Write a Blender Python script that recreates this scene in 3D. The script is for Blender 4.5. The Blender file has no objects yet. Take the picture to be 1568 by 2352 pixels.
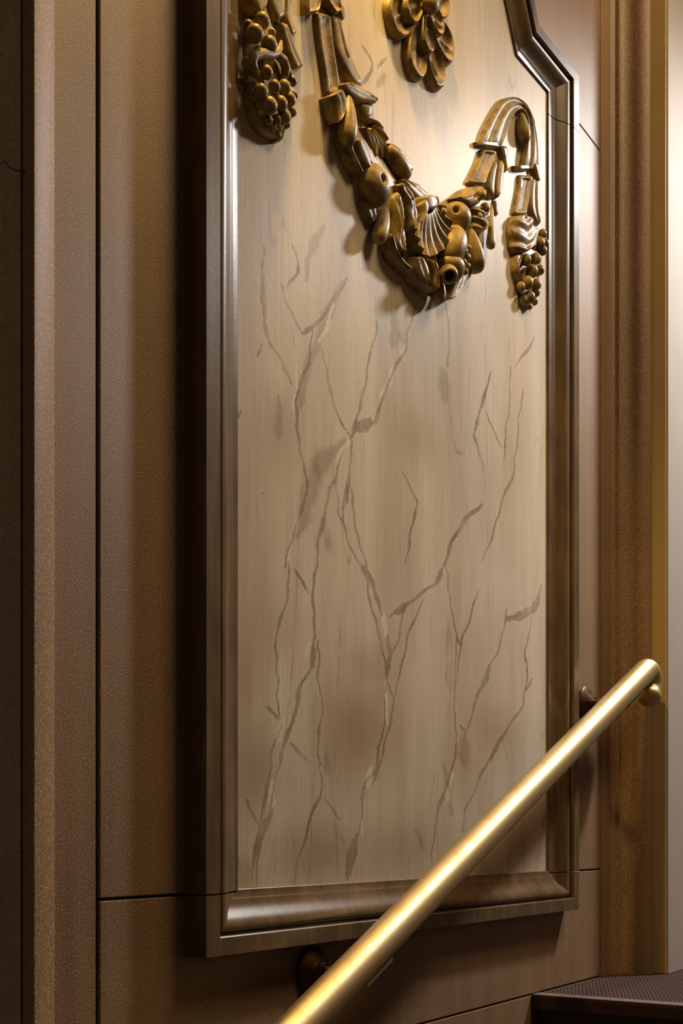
import bpy, bmesh, math, random
import numpy as np
from mathutils import Vector, Matrix

random.seed(7)
S = bpy.context.scene
COL = S.collection

# ------------------------------------------------------------------ camera
# wall runs along +X at Y = 0, the room is at Y < 0, eye level is Z = 0
D = 0.9                       # eye to wall
FPX = 2800.0                  # focal length in pixels of a 1568 x 2352 frame
PHI = math.atan(1786.0 / FPX) # angle between view axis and the wall
HORIZON = 1924.0
cam_d = bpy.data.cameras.new('camera')
cam_d.sensor_fit = 'HORIZONTAL'
cam_d.sensor_width = 24.0
cam_d.lens = 24.0 * FPX / 1568.0
cam_d.shift_y = (HORIZON - 1176.0) / 1568.0
cam_d.clip_start = 0.02
cam = bpy.data.objects.new('camera', cam_d)
cam.location = (0, -D, 0)
cam.rotation_euler = (math.pi / 2, 0, PHI - math.pi / 2)
COL.objects.link(cam)
S.camera = cam

# ------------------------------------------------------------------ light
S.view_settings.view_transform = 'Standard'
S.view_settings.look = 'None'
S.view_settings.gamma = 1.0
S.view_settings.use_curve_mapping = False
S.view_settings.exposure = 0.40

world = bpy.data.worlds.new('world')
S.world = world
world.use_nodes = True
bg = world.node_tree.nodes['Background']
bg.inputs[0].default_value = (1.0, 0.80, 0.58, 1)
bg.inputs[1].default_value = 0.07


def lamp(name, loc, power, col, radius, kind='POINT'):
    l = bpy.data.lights.new(name, kind)
    l.energy = power
    l.color = col
    l.shadow_soft_size = radius
    o = bpy.data.objects.new(name, l)
    o.location = loc
    COL.objects.link(o)
    return o


def area(name, loc, target, size, power, col):
    l = bpy.data.lights.new(name, 'AREA')
    l.shape = 'DISK'
    l.size = size
    l.energy = power
    l.color = col
    o = bpy.data.objects.new(name, l)
    o.location = loc
    o.rotation_euler = (Vector(target) - Vector(loc)).to_track_quat('-Z', 'Y').to_euler()
    COL.objects.link(o)
    return o


# pendant high up ahead on the landing: rakes along the wall from the upper right,
# soft cone edge added to dim the top of the cream wall
key = bpy.data.lights.new('landing_pendant', 'SPOT')
key.energy = 180.0
key.color = (1.0, 0.95, 0.91)
key.shadow_soft_size = 0.10
key.spot_size = math.radians(152)
key.spot_blend = 0.60
ko = bpy.data.objects.new('landing_pendant', key)
ko.location = (3.50, -0.80, 2.12)
COL.objects.link(ko)
# unseen broad warm fill added over the stair, and an amber sconce above the panel
area('warm_fill', (2.15, -1.25, 2.66), (1.7, 0.0, 0.3), 0.9, 30.0, (1.0, 0.71, 0.38))
sc = lamp('wall_sconce', (1.27, -0.15, 1.80), 44.0, (1.0, 0.60, 0.15), 0.06, 'SPOT')
sc.data.spot_size = math.radians(112)
sc.data.spot_blend = 0.7
S.cycles.caustics_reflective = False
S.cycles.caustics_refractive = False


# ------------------------------------------------------------------ materials
def new_mat(name):
    m = bpy.data.materials.new(name)
    m.use_nodes = True
    nt = m.node_tree
    b = nt.nodes['Principled BSDF']
    return m, nt, b


def nd(nt, t, **kw):
    n = nt.nodes.new(t)
    for k, v in kw.items():
        if k in n.inputs:
            n.inputs[k].default_value = v
        else:
            setattr(n, k, v)
    return n


def ramp(nt, fac, stops):
    r = nt.nodes.new('ShaderNodeValToRGB')
    el = r.color_ramp.elements
    while len(el) < len(stops):
        el.new(0.5)
    for e, (p, c) in zip(el, stops):
        e.position = p
        e.color = c if len(c) == 4 else (*c, 1)
    nt.links.new(fac, r.inputs[0])
    return r.outputs[0]


def g(v):
    return (v, v, v, 1)


def mixc(nt, fac, a, b, mode='MIX'):
    m = nt.nodes.new('ShaderNodeMix')
    m.data_type = 'RGBA'
    m.blend_type = mode
    for sock, v in ((0, fac), (6, a), (7, b)):
        if hasattr(v, 'is_linked') or hasattr(v, 'links'):
            nt.links.new(v, m.inputs[sock])
        else:
            m.inputs[sock].default_value = v if not isinstance(v, tuple) or len(v) == 4 else (*v, 1)
    return m.outputs[2]


def coords(nt, scale=(1, 1, 1)):
    tc = nt.nodes.new('ShaderNodeTexCoord')
    mp = nt.nodes.new('ShaderNodeMapping')
    mp.inputs['Scale'].default_value = scale
    nt.links.new(tc.outputs['Object'], mp.inputs[0])
    return mp.outputs[0]


def noise(nt, vec, scale, detail=4.0, rough=0.55):
    n = nd(nt, 'ShaderNodeTexNoise', Scale=scale, Detail=detail, Roughness=rough)
    nt.links.new(vec, n.inputs['Vector'])
    return n.outputs['Fac']


def bump(nt, b, h, strength, dist):
    n = nd(nt, 'ShaderNodeBump', Strength=strength, Distance=dist)
    nt.links.new(h, n.inputs['Height'])
    nt.links.new(n.outputs[0], b.inputs['Normal'])


def stone_mat(name, base, light, dark, rough=0.54, bstr=0.12):
    m, nt, b = new_mat(name)
    v = coords(nt)
    vs = coords(nt, (1, 1, 0.06))
    grain = noise(nt, v, 540, 1.2, 0.6)
    big = noise(nt, v, 6, 4.0)
    streak = noise(nt, vs, 26, 4.0)
    c = mixc(nt, ramp(nt, big, [(0.35, g(0)), (0.7, g(1))]), base, tuple(x * 0.72 for x in base))
    c = mixc(nt, ramp(nt, streak, [(0.35, g(0)), (0.75, g(0.7))]), c, tuple(x * 1.35 for x in base))
    c = mixc(nt, ramp(nt, grain, [(0.56, g(0)), (0.65, g(0.85))]), c, light)
    c = mixc(nt, ramp(nt, grain, [(0.30, g(0.8)), (0.44, g(0))]), c, dark)
    nt.links.new(c, b.inputs['Base Color'])
    b.inputs['Roughness'].default_value = rough
    b.inputs['Specular IOR Level'].default_value = 0.5
    bump(nt, b, grain, bstr, 0.0008)
    return m


M = {}
M['stone'] = stone_mat('brown_speckled_stone', (0.235, 0.145, 0.078), (0.52, 0.37, 0.235), (0.10, 0.058, 0.032))
M['stone_dark'] = stone_mat('rough_grey_brown_stone', (0.46, 0.37, 0.27), (0.52, 0.43, 0.32), (0.20, 0.16, 0.12), 0.9, 1.2)
m, nt, b = new_mat('dark_mortar')
b.inputs['Base Color'].default_value = (0.025, 0.018, 0.013, 1)
b.inputs['Roughness'].default_value = 0.9
v = coords(nt)
bump(nt, b, noise(nt, v, 300), 0.4, 0.001)
M['mortar'] = m

# painted frame of the panel: glossy brown glaze
m, nt, b = new_mat('brown_glazed_frame_paint')
v = coords(nt)
vs = coords(nt, (1, 1, 0.08))
n1 = noise(nt, v, 14, 5)
n2 = noise(nt, vs, 60, 3)
c = mixc(nt, ramp(nt, n1, [(0.3, g(0)), (0.7, g(1))]), (0.145, 0.095, 0.050), (0.088, 0.056, 0.029))
c = mixc(nt, ramp(nt, n2, [(0.45, g(0)), (0.75, g(0.6))]), c, (0.21, 0.15, 0.09))
c = mixc(nt, ramp(nt, noise(nt, v, 55, 6, 0.7), [(0.62, g(0)), (0.72, g(0.8))]), c, (0.05, 0.03, 0.016))
nt.links.new(c, b.inputs['Base Color'])
b.inputs['Roughness'].default_value = 0.34
b.inputs['Specular IOR Level'].default_value = 0.22
b.inputs['Coat Weight'].default_value = 0.04
b.inputs['Coat Roughness'].default_value = 0.22
bump(nt, b, noise(nt, v, 120, 4), 0.12, 0.001)
M['frame'] = m

# faux marble panel
m, nt, b = new_mat('faux_marble_paint')
v = coords(nt)
vs = coords(nt, (1, 1, 0.12))
vst = coords(nt, (1, 1, 0.02))


def attr(nt, name):
    a = nt.nodes.new('ShaderNodeAttribute')
    a.attribute_name = name
    return a.outputs['Fac']


def addn(nt, a, bb, op='ADD'):
    n = nt.nodes.new('ShaderNodeMath')
    n.operation = op
    for i, x in enumerate((a, bb)):
        if isinstance(x, (int, float)):
            n.inputs[i].default_value = x
        else:
            nt.links.new(x, n.inputs[i])
    return n.outputs[0]


cl = noise(nt, vs, 9, 5, 0.6)
fine = noise(nt, v, 60, 5, 0.65)
c = mixc(nt, ramp(nt, cl, [(0.32, g(0)), (0.68, g(1))]), (0.50, 0.42, 0.325), (0.70, 0.63, 0.525))
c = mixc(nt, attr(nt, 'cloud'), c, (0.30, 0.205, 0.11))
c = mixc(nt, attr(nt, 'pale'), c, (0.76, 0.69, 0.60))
jit = addn(nt, addn(nt, addn(nt, fine, -0.5), 0.55, 'MULTIPLY'), addn(nt, addn(nt, noise(nt, vs, 22, 3), -0.5), 0.75, 'MULTIPLY'))
dv = addn(nt, attr(nt, 'soft'), addn(nt, jit, 0.4, 'MULTIPLY'))
c = mixc(nt, ramp(nt, dv, [(0.10, g(0)), (0.60, g(0.55))]), c, (0.30, 0.225, 0.14))
jm = addn(nt, addn(nt, jit, 2.0, 'MULTIPLY'), 1.0)
lv = addn(nt, attr(nt, 'light'), jm, 'MULTIPLY')
c = mixc(nt, ramp(nt, lv, [(0.20, g(0)), (0.50, g(0.75))]), c, (0.80, 0.72, 0.60))
dk = addn(nt, attr(nt, 'vein'), jm, 'MULTIPLY')
vmod = noise(nt, v, 17, 3, 0.6)
vop = addn(nt, ramp(nt, dk, [(0.18, g(0)), (0.42, g(1))]), ramp(nt, vmod, [(0.35, g(0.30)), (0.65, g(0.85))]), 'MULTIPLY')
c = mixc(nt, vop, c, (0.20, 0.15, 0.088))
edge = dk
c = mixc(nt, ramp(nt, edge, [(0.02, g(0)), (0.10, g(0.32)), (0.18, g(0))]), c, (0.80, 0.72, 0.60))
# fine hairline veining between the painted veins
vh = coords(nt, (1, 1, 0.16))
for sc_, ps in ((4.3, 0.008), (7.1, 0.006)):
    hn = nd(nt, 'ShaderNodeTexNoise', Scale=sc_, Detail=2.0, Roughness=0.45)
    nt.links.new(vh, hn.inputs['Vector'])
    hl = addn(nt, addn(nt, hn.outputs['Fac'], -0.5), 0.0)
    ab = nt.nodes.new('ShaderNodeMath')
    ab.operation = 'ABSOLUTE'
    nt.links.new(hl, ab.inputs[0])
    hm = addn(nt, ramp(nt, ab.outputs[0], [(0.0, g(1)), (ps, g(0))]), ramp(nt, vmod, [(0.45, g(0)), (0.62, g(0.55))]), 'MULTIPLY')
    c = mixc(nt, hm, c, (0.22, 0.165, 0.10))
sp = noise(nt, vst, 420, 2, 0.5)
c = mixc(nt, ramp(nt, sp, [(0.4, g(0.0)), (0.8, g(0.3))]), c, (0.30, 0.22, 0.13))
sk = noise(nt, v, 38, 2, 0.5)
c = mixc(nt, ramp(nt, sk, [(0.78, g(0)), (0.80, g(0.8))]), c, (0.12, 0.07, 0.03))
nt.links.new(c, b.inputs['Base Color'])
b.inputs['Roughness'].default_value = 0.42
b.inputs['Specular IOR Level'].default_value = 0.065
hh = addn(nt, noise(nt, vst, 300, 3), noise(nt, v, 90, 3))
bump(nt, b, hh, 0.10, 0.0012)
M['marble'] = m

# gilded brown glaze on the carving
m, nt, b = new_mat('antiqued_gold_brown_glaze')
v = coords(nt)
n1 = noise(nt, v, 38, 5, 0.6)
n2 = noise(nt, v, 150, 4, 0.6)
c = mixc(nt, ramp(nt, n1, [(0.35, g(0)), (0.65, g(1))]), (0.40, 0.290, 0.105), (0.14, 0.092, 0.032))
c = mixc(nt, ramp(nt, n2, [(0.55, g(0)), (0.75, g(0.7))]), c, (0.50, 0.375, 0.165))
nt.links.new(c, b.inputs['Base Color'])
b.inputs['Roughness'].default_value = 0.42
b.inputs['Specular IOR Level'].default_value = 0.28
b.inputs['Coat Weight'].default_value = 0.0
b.inputs['Coat Roughness'].default_value = 0.2
bump(nt, b, addn(nt, n2, addn(nt, n1, 2.0, 'MULTIPLY')), 0.2, 0.0016)
M['gilt'] = m

m, nt, b = new_mat('hole_shade_black')  # near-black colour standing in for shade inside the carved holes
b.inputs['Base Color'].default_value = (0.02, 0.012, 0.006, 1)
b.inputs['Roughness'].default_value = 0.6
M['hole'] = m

# brass
m, nt, b = new_mat('worn_polished_brass')
v = coords(nt)
n1 = noise(nt, v, 30, 5, 0.65)
n2 = noise(nt, v, 210, 3, 0.6)
c = mixc(nt, ramp(nt, n1, [(0.35, g(0)), (0.7, g(1))]), (0.76, 0.61, 0.34), (0.56, 0.40, 0.17))
c = mixc(nt, ramp(nt, n2, [(0.66, g(0)), (0.76, g(0.7))]), c, (0.30, 0.17, 0.06))
nt.links.new(c, b.inputs['Base Color'])
b.inputs['Metallic'].default_value = 1.0
rr = ramp(nt, n1, [(0.3, g(0.42)), (0.7, g(0.54))])
nt.links.new(rr, b.inputs['Roughness'])
bump(nt, b, noise(nt, v, 16, 3), 0.05, 0.004)
M['brass'] = m
m, nt, b = new_mat('shade_darkened_bronze')  # bracket bronze, its colour darkened to carry the shadow on the rose
v = coords(nt)
c = mixc(nt, noise(nt, v, 50, 4), (0.06, 0.038, 0.022), (0.12, 0.075, 0.04))
nt.links.new(c, b.inputs['Base Color'])
b.inputs['Metallic'].default_value = 0.8
b.inputs['Roughness'].default_value = 0.42
M['bronze'] = m

# plaster, ochre paint
def paint(name, c1, c2, rough, sc=9):
    m, nt, b = new_mat(name)
    v = coords(nt)
    c = mixc(nt, ramp(nt, noise(nt, v, sc, 5, 0.6), [(0.3, g(0)), (0.7, g(1))]), c1, c2)
    c = mixc(nt, ramp(nt, noise(nt, v, 31, 3, 0.6), [(0.74, g(0)), (0.78, g(0.5))]), c, tuple(x * 0.5 for x in c1))
    nt.links.new(c, b.inputs['Base Color'])
    b.inputs['Roughness'].default_value = rough
    bump(nt, b, noise(nt, v, 140, 4), 0.08, 0.001)
    return m


M['cream'] = paint('cream_wall_paint', (0.41, 0.37, 0.335), (0.38, 0.345, 0.31), 0.7)
M['ochre'] = paint('ochre_casing_paint', (0.60, 0.45, 0.21), (0.55, 0.40, 0.17), 0.45)
M['ceiling'] = paint('dim_plaster', (0.42, 0.34, 0.25), (0.38, 0.30, 0.21), 0.8, 3)
M['opposite'] = paint('brown_wall_plaster', (0.14, 0.10, 0.065), (0.11, 0.075, 0.05), 0.7, 3)

m, nt, b = new_mat('brown_ribbed_carpet')
tc = nt.nodes.new('ShaderNodeTexCoord')
mp = nt.nodes.new('ShaderNodeMapping')
mp.inputs['Rotation'].default_value = (0, 0, math.radians(-22 + 90))
nt.links.new(tc.outputs['Object'], mp.inputs[0])
w = nd(nt, 'ShaderNodeTexWave', Scale=46.0, Distortion=0.6, Detail=1.0)
w.inputs['Detail Scale'].default_value = 8
nt.links.new(mp.outputs[0], w.inputs[0])
vo = noise(nt, mp.outputs[0], 330, 2, 0.6)
fac = addn(nt, w.outputs['Fac'], vo, 'MULTIPLY')
c = ramp(nt, fac, [(0.1, (0.012, 0.005, 0.004)), (0.55, (0.095, 0.043, 0.030))])
nt.links.new(c, b.inputs['Base Color'])
b.inputs['Roughness'].default_value = 0.95
bump(nt, b, fac, 0.9, 0.004)
M['carpet'] = m
m, nt, b = new_mat('dark_red_brown_wood')
v = coords(nt, (1, 0.1, 1))
c = mixc(nt, noise(nt, v, 40, 5), (0.020, 0.008, 0.005), (0.042, 0.017, 0.011))
nt.links.new(c, b.inputs['Base Color'])
b.inputs['Roughness'].default_value = 0.45
M['wood'] = m
M['edging'] = paint('worn_grey_brown_edging', (0.17, 0.125, 0.115), (0.12, 0.085, 0.075), 0.6, 60)

# ------------------------------------------------------------------ mesh helpers
SINP, COSP = math.sin(PHI), math.cos(PHI)


def at(px, py, h=0.0):
    """point of the carved wall, h metres in front of the wall plane"""
    a = (px - 784.0) / FPX
    t = (D - h) / (SINP - a * COSP)
    return Vector((t * (COSP + a * SINP), -h, t * (HORIZON - py) / FPX))


def mpp(px, h=0.0):
    """metres per pixel at that place"""
    a = (px - 784.0) / FPX
    return (D - h) / (SINP - a * COSP) / FPX


def mesh_obj(name, verts, faces, mat, parent=None, smooth=True, angle=40):
    me = bpy.data.meshes.new(name)
    me.from_pydata([tuple(v) for v in verts], [], faces)
    bm = bmesh.new()
    bm.from_mesh(me)
    bmesh.ops.remove_doubles(bm, verts=bm.verts, dist=1e-6)
    bmesh.ops.recalc_face_normals(bm, faces=bm.faces)
    bm.to_mesh(me)
    bm.free()
    me.polygons.foreach_set('use_smooth', [smooth] * len(me.polygons))
    if smooth:
        me.set_sharp_from_angle(angle=math.radians(angle))
    me.materials.append(M[mat])
    o = bpy.data.objects.new(name, me)
    COL.objects.link(o)
    if parent:
        o.parent = parent
    return o


def thing(name, label, cat, group=None):
    o = bpy.data.objects.new(name, None)
    COL.objects.link(o)
    o.empty_display_size = 0.05
    o['label'] = label
    o['category'] = cat
    if group:
        o['group'] = group
    return o


def structure(o, label, cat):
    o['kind'] = 'structure'
    o['label'] = label
    o['category'] = cat
    return o


def box(name, lo, hi, mat, parent=None, bev=0.0015):
    me = bpy.data.meshes.new(name)
    bm = bmesh.new()
    bmesh.ops.create_cube(bm, size=1.0)
    for v in bm.verts:
        v.co = Vector([lo[i] + (v.co[i] + 0.5) * (hi[i] - lo[i]) for i in range(3)])
    if bev:
        bmesh.ops.bevel(bm, geom=bm.edges[:], offset=bev, segments=2, affect='EDGES', profile=0.6)
    bm.to_mesh(me)
    bm.free()
    me.materials.append(M[mat])
    o = bpy.data.objects.new(name, me)
    COL.objects.link(o)
    if parent:
        o.parent = parent
    return o


def extrude_profile(name, prof, z0, z1, mat, parent=None, angle=30, closed=True, nz=1):
    """prof: list of (x, y), extruded along Z"""
    n = len(prof)
    verts, faces = [], []
    for k in range(nz + 1):
        z = z0 + (z1 - z0) * k / nz
        verts += [(x, y, z) for x, y in prof]
    for k in range(nz):
        for i in range(n):
            j = (i + 1) % n
            faces.append((k * n + i, k * n + j, (k + 1) * n + j, (k + 1) * n + i))
    faces.append(tuple(range(n)))
    faces.append(tuple(nz * n + i for i in range(n))[::-1])
    return mesh_obj(name, verts, faces, mat, parent, True, angle)


def catmull(pts, n):
    pts = [Vector(p) for p in pts]
    if len(pts) == 2:
        return [pts[0].lerp(pts[1], i / (n - 1)) for i in range(n)]
    P = [pts[0] * 2 - pts[1]] + pts + [pts[-1] * 2 - pts[-2]]
    segs = len(pts) - 1
    out = []
    for i in range(n):
        s = i / (n - 1) * segs
        k = min(int(s), segs - 1)
        t = s - k
        p0, p1, p2, p3 = P[k], P[k + 1], P[k + 2], P[k + 3]
        out.append(0.5 * ((2 * p1) + (p2 - p0) * t + (2 * p0 - 5 * p1 + 4 * p2 - p3) * t * t
                          + (3 * p1 - p0 - 3 * p2 + p3) * t ** 3))
    return out


def relief(name, L, R, parent, prof=None, nu=12, nv=26, base=0.0, rnd=0.0045, mat='gilt'):
    """a carved strip between the edge curves L and R ((px, py, h) each), solid down to the ground"""
    Lp = catmull([at(*p) for p in L], nv)
    Rp = catmull([at(*p) for p in R], nv)
    verts, faces = [], []
    for j in range(nv):
        v = j / (nv - 1)
        for i in range(nu):
            u = i / (nu - 1)
            p = Lp[j].lerp(Rp[j], u)
            d = prof(u, v) if prof else 0.0
            e = min(u, 1 - u) * 2
            ev = min(v, 1 - v) * 2
            d -= rnd * (max(0, 1 - e / 0.36) ** 2 + max(0, 1 - ev / 0.14) ** 2)
            y = min(p.y - d, -base - 0.001)
            verts.append((p.x, y, p.z))
    idx = lambda j, i: j * nu + i
    for j in range(nv - 1):
        for i in range(nu - 1):
            faces.append((idx(j, i), idx(j, i + 1), idx(j + 1, i + 1), idx(j + 1, i)))
    ring = [idx(0, i) for i in range(nu)] + [idx(j, nu - 1) for j in range(1, nv)] \
        + [idx(nv - 1, i) for i in range(nu - 2, -1, -1)] + [idx(j, 0) for j in range(nv - 2, 0, -1)]
    n0 = len(verts)
    for r in ring:
        x, y, z = verts[r]
        verts.append((x, -base, z))
    m_ = len(ring)
    for k in range(m_):
        a, b_ = ring[k], ring[(k + 1) % m_]
        faces.append((a, b_, n0 + (k + 1) % m_, n0 + k))
    return mesh_obj(name, verts, faces, mat, parent, True, 50)


def dome(hgt):
    return lambda u, v: hgt * (1 - (2 * u - 1) ** 2) * max(0.0, min(1, v * 6) * min(1, (1 - v) * 6)) ** 0.5


def strap(rim=0.004, w=0.16, we=0.07):
    def f(u, v):
        e = min(u, 1 - u)
        ev = min(v, 1 - v)
        a = 1 - min(1, max(0, (e - w) / 0.08))
        b_ = 1 - min(1, max(0, (ev - we) / 0.05))
        return rim * max(a, b_)
    return f


def leafprof(hgt, ribs=0, rib=0.0015, groove=0.003):
    def f(u, v):
        s = abs(2 * u - 1)
        d = hgt * max(0.0, 1 - s ** 2) ** 0.7 - groove * max(0, 1 - s / 0.22)
        if ribs:
            d += rib * math.cos((v * ribs + s * 0.8) * 2 * math.pi)
        return d
    return f


def flutes(hgt, n, amp):
    return lambda u, v: hgt * (1 - (2 * u - 1) ** 2) + amp * math.cos(u * n * 2 * math.pi)




def profile(kind, n=14):
    out = []
    if kind == 'grape':
        for i in range(n + 1):
            t = math.pi * i / n
            out.append((0.5 - 0.5 * math.cos(t), math.sin(t)))
    elif kind == 'pear':
        for i in range(n + 1):
            t = i / n
            a = 0.5 - 0.5 * math.cos(math.pi * t)
            out.append((a, (max(0.0, math.sin(math.pi * t)) ** 0.8) * (0.55 + 0.62 * a) / 1.0))
    elif kind == 'pod':
        for i in range(n + 1):
            t = i / n
            a = 0.5 - 0.5 * math.cos(math.pi * t)
            out.append((a, max(0.0, math.sin(math.pi * t)) ** 0.6))
    elif kind == 'cone':
        for i in range(n + 1):
            a = i / n
            r = (0.12 + 0.9 * a ** 0.8) * (1 if a < 0.85 else max(0.0, math.cos((a - 0.85) / 0.15 * math.pi / 2)) ** 0.5)
            out.append((a, max(r, 0.0)))
        out[0] = (0, 0)
    elif kind == 'apple':
        out = [(0, 0), (0.02, 0.22), (0.08, 0.48), (0.2, 0.78), (0.35, 0.95), (0.5, 1.0), (0.65, 0.96),
               (0.8, 0.80), (0.91, 0.58), (0.975, 0.38), (0.985, 0.27), (0.95, 0.19), (0.86, 0.14), (0.74, 0.10), (0.70, 0)]
    elif kind == 'calyx':
        out = [(0, 0), (0.05, 0.3), (0.2, 0.62), (0.4, 0.86), (0.6, 0.98), (0.8, 0.96), (0.93, 0.86), (1.0, 0.74),
               (1.0, 0.60), (0.92, 0.52), (0.75, 0.48), (0.55, 0.40), (0.45, 0.2), (0.45, 0)]
    return out


def turned(name, A, B, r, parent, kind='grape', seg=22, mat='gilt', squash=1.0, flute=0, famp=0.0, label=None):
    """solid of revolution from A to B (world points), largest radius r; squash flattens it towards the wall"""
    A, B = Vector(A), Vector(B)
    ax = B - A
    ln = ax.length
    ax.normalize()
    e1 = ax.cross(Vector((0, -1, 0)))
    if e1.length < 0.05:
        e1 = ax.cross(Vector((1, 0, 0)))
    e1.normalize()
    e2 = ax.cross(e1)
    pr = profile(kind)
    verts, faces = [], []
    for a, rad in pr:
        for k in range(seg):
            th = 2 * math.pi * k / seg
            rr = rad * r * (1 + famp * math.cos(flute * th) if flute else 1)
            verts.append(A + ax * (a * ln) + e1 * (rr * math.cos(th)) + e2 * (rr * squash * math.sin(th)))
    for i in range(len(pr) - 1):
        for k in range(seg):
            k2 = (k + 1) % seg
            faces.append((i * seg + k, i * seg + k2, (i + 1) * seg + k2, (i + 1) * seg + k))
    o = mesh_obj(name, verts, faces, mat, parent, True, 60)
    if label:
        o['label'] = label
    return o


def ball(name, px, py, h, rpx, parent, kind='grape', stretch=1.0, tilt=0.0, mat='gilt'):
    h *= 0.65
    r = rpx * mpp(px, h)
    c = at(px, py, h)
    d = Vector((math.sin(tilt), 0, -math.cos(tilt))) * r * stretch
    return turned(name, c - d, c + d, r, parent, kind, 16, mat)


def tube(name, pts, radii, mat, parent=None, seg=24, caps=True, angle=50):
    pts = [Vector(p) for p in pts]
    n = len(pts)
    if not isinstance(radii, (list, tuple)):
        radii = [radii] * n
    verts, faces = [], []
    up = Vector((0, 1, 0.02))
    for i, p in enumerate(pts):
        d = (pts[min(i + 1, n - 1)] - pts[max(i - 1, 0)]).normalized()
        e1 = d.cross(up)
        if e1.length < 0.01:
            e1 = d.cross(Vector((1, 0, 0)))
        e1.normalize()
        e2 = d.cross(e1)
        for k in range(seg):
            th = 2 * math.pi * k / seg
            verts.append(p + (e1 * math.cos(th) + e2 * math.sin(th)) * radii[i])
    for i in range(n - 1):
        for k in range(seg):
            k2 = (k + 1) % seg
            faces.append((i * seg + k, i * seg + k2, (i + 1) * seg + k2, (i + 1) * seg + k))
    if caps:
        faces.append(tuple(range(seg)))
        faces.append(tuple((n - 1) * seg + k for k in range(seg))[::-1])
    return mesh_obj(name, verts, faces, mat, parent, True, angle)


# ------------------------------------------------------------------ structure: stone wall
ZLO, ZHI = -1.6, 2.75
Z_J0, Z_J1, Z_J2 = -0.285, -0.065, 1.412      # horizontal joints
X_G1, X_G2 = 0.938, 2.401                     # vertical grooves
wall = box('wall_back', (0.86, 0.0045, ZLO), (2.50, 0.30, ZHI), 'mortar', None, 0)
structure(wall, 'brown speckled stone wall of large blocks behind the framed marble panel', 'wall')
J = 0.0016
rows = [(ZLO, Z_J0), (Z_J0, Z_J1), (Z_J1, Z_J2), (Z_J2, ZHI)]
for z0, z1 in rows:
    box('stone_block', (X_G1 + 0.003, 0.0, z0 + J), (X_G2 - J, 0.05, z1 - J), 'stone', wall, 0.0012)
# plain strip right of the groove, up to the moulded architrave
box('stone_strip', (X_G2 + J, 0.0, ZLO), (2.4575, 0.05, ZHI), 'stone', wall, 0.0012)

# left pilaster edge (moulded corner, its return turns away into the dark)
lp = [(X_G1 - 0.0028, 0.04), (X_G1 - 0.0028, 0.001), (X_G1 - 0.004, 0.0), (0.876, 0.0), (0.874, -0.0012), (0.8715, -0.0028),
      (0.836, -0.0160), (0.834, -0.0160), (0.833, -0.015), (0.8335, -0.002), (0.8350, 0.0), (0.8350, 0.3), (0.90, 0.3)]
o = extrude_profile('trim_1', lp, ZLO, ZHI, 'stone')
structure(o, 'moulded brown stone pilaster edge at the far left', 'trim')
# the pilaster's return: a rough face turned away from the light, and the recessed wall beyond it
box('rough_return', (0.8322, 0.0015, ZLO), (0.8332, 0.1495, ZHI), 'stone_dark', o, 0)
tube('crack', [at(px, py, D - 0.8321 * (SINP - (px - 784) / FPX * COSP) / (COSP + (px - 784) / FPX * SINP))
               for px, py in ((-12, 384), (0, 378), (8, 371), (15, 374), (22, 384), (36, 391), (50, 393), (58, 396))],
     [.0002, .0004, .0005, .0005, .0006, .0006, .0007, .0007], 'mortar', o, 6)
o = box('wall_left', (-1.5, 0.15, ZLO), (0.8328, 0.3, ZHI), 'stone_dark', None, 0)
structure(o, 'recessed rough dark stone wall beyond the left edge', 'wall')

# right: moulded stone architrave, ochre casing, cream wall
ap = [(2.4578, 0.05), (2.4578, 0.0), (2.4655, -0.0080), (2.4662, -0.0165), (2.4690, -0.0178), (2.4745, -0.0178)]
for i in range(13):
    t = i / 12
    x = 2.4757 + (2.4995 - 2.4757) * (t + 0.16 * math.sin(2 * math.pi * t))
    ap.append((x, -0.0185 - (0.070 - 0.0185) * t))
ap += [(2.5005, -0.0705), (2.512, -0.0705), (2.512, 0.05)]
o = extrude_profile('trim_2', ap, ZLO, ZHI, 'stone', None, 25)
structure(o, 'dark moulded stone architrave beside the ochre casing', 'trim')
o = box('trim_3', (2.5135, -0.1005, -0.2855), (2.60, 0.05, ZHI), 'ochre', None, 0.0012)
structure(o, 'narrow ochre painted casing face next to the cream wall', 'trim')
o = box('wall_right', (2.519, -0.104, -0.2855), (4.6, 0.05, ZHI), 'cream', None, 0.001)
structure(o, 'pale cream painted wall at the right edge', 'wall')

# floor: landing with nosing and riser, steps below
Z_T = -0.286
X_N = 2.062
fl = box('floor', (X_N + 0.0125, -2.2, Z_T - 0.022), (4.6, -0.0005, Z_T), 'carpet', None, 0.002)
structure(fl, 'landing covered in dark brown ribbed carpet', 'floor')
box('nosing', (X_N - 0.012, -2.2, Z_T - 0.026), (X_N + 0.012, -0.0005, Z_T - 0.001), 'wood', fl, 0.003)
box('edging_strip', (X_N - 0.011, -2.2, Z_T - 0.001), (X_N + 0.022, -0.0005, Z_T + 0.002), 'edging', fl, 0.001)
box('riser', (X_N + 0.012, -2.2, Z_T - 0.30), (X_N + 0.03, -0.0005, Z_T - 0.0265), 'wood', fl, 0.001)
for k in range(1, 6):
    x1 = X_N + 0.011 - 0.37 * (k - 1)
    x0 = x1 - 0.37
    z = Z_T - 0.166 * k
    st = box('stair_step', (x0 + 0.0125, -2.2, z - 0.022), (x1, -0.0005, z), 'carpet', None, 0.002)
    structure(st, '%s carpeted stair step below the landing' % ('first', 'second', 'third', 'fourth', 'fifth')[k - 1], 'step')
    box('nosing', (x0 - 0.012, -2.2, z - 0.026), (x0 + 0.0115, -0.0005, z + 0.0015), 'wood', st, 0.004)
    box('riser', (x0 + 0.012, -2.2, z - 0.30), (x0 + 0.03, -0.0005, z - 0.0265), 'wood', st, 0.001)
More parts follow.
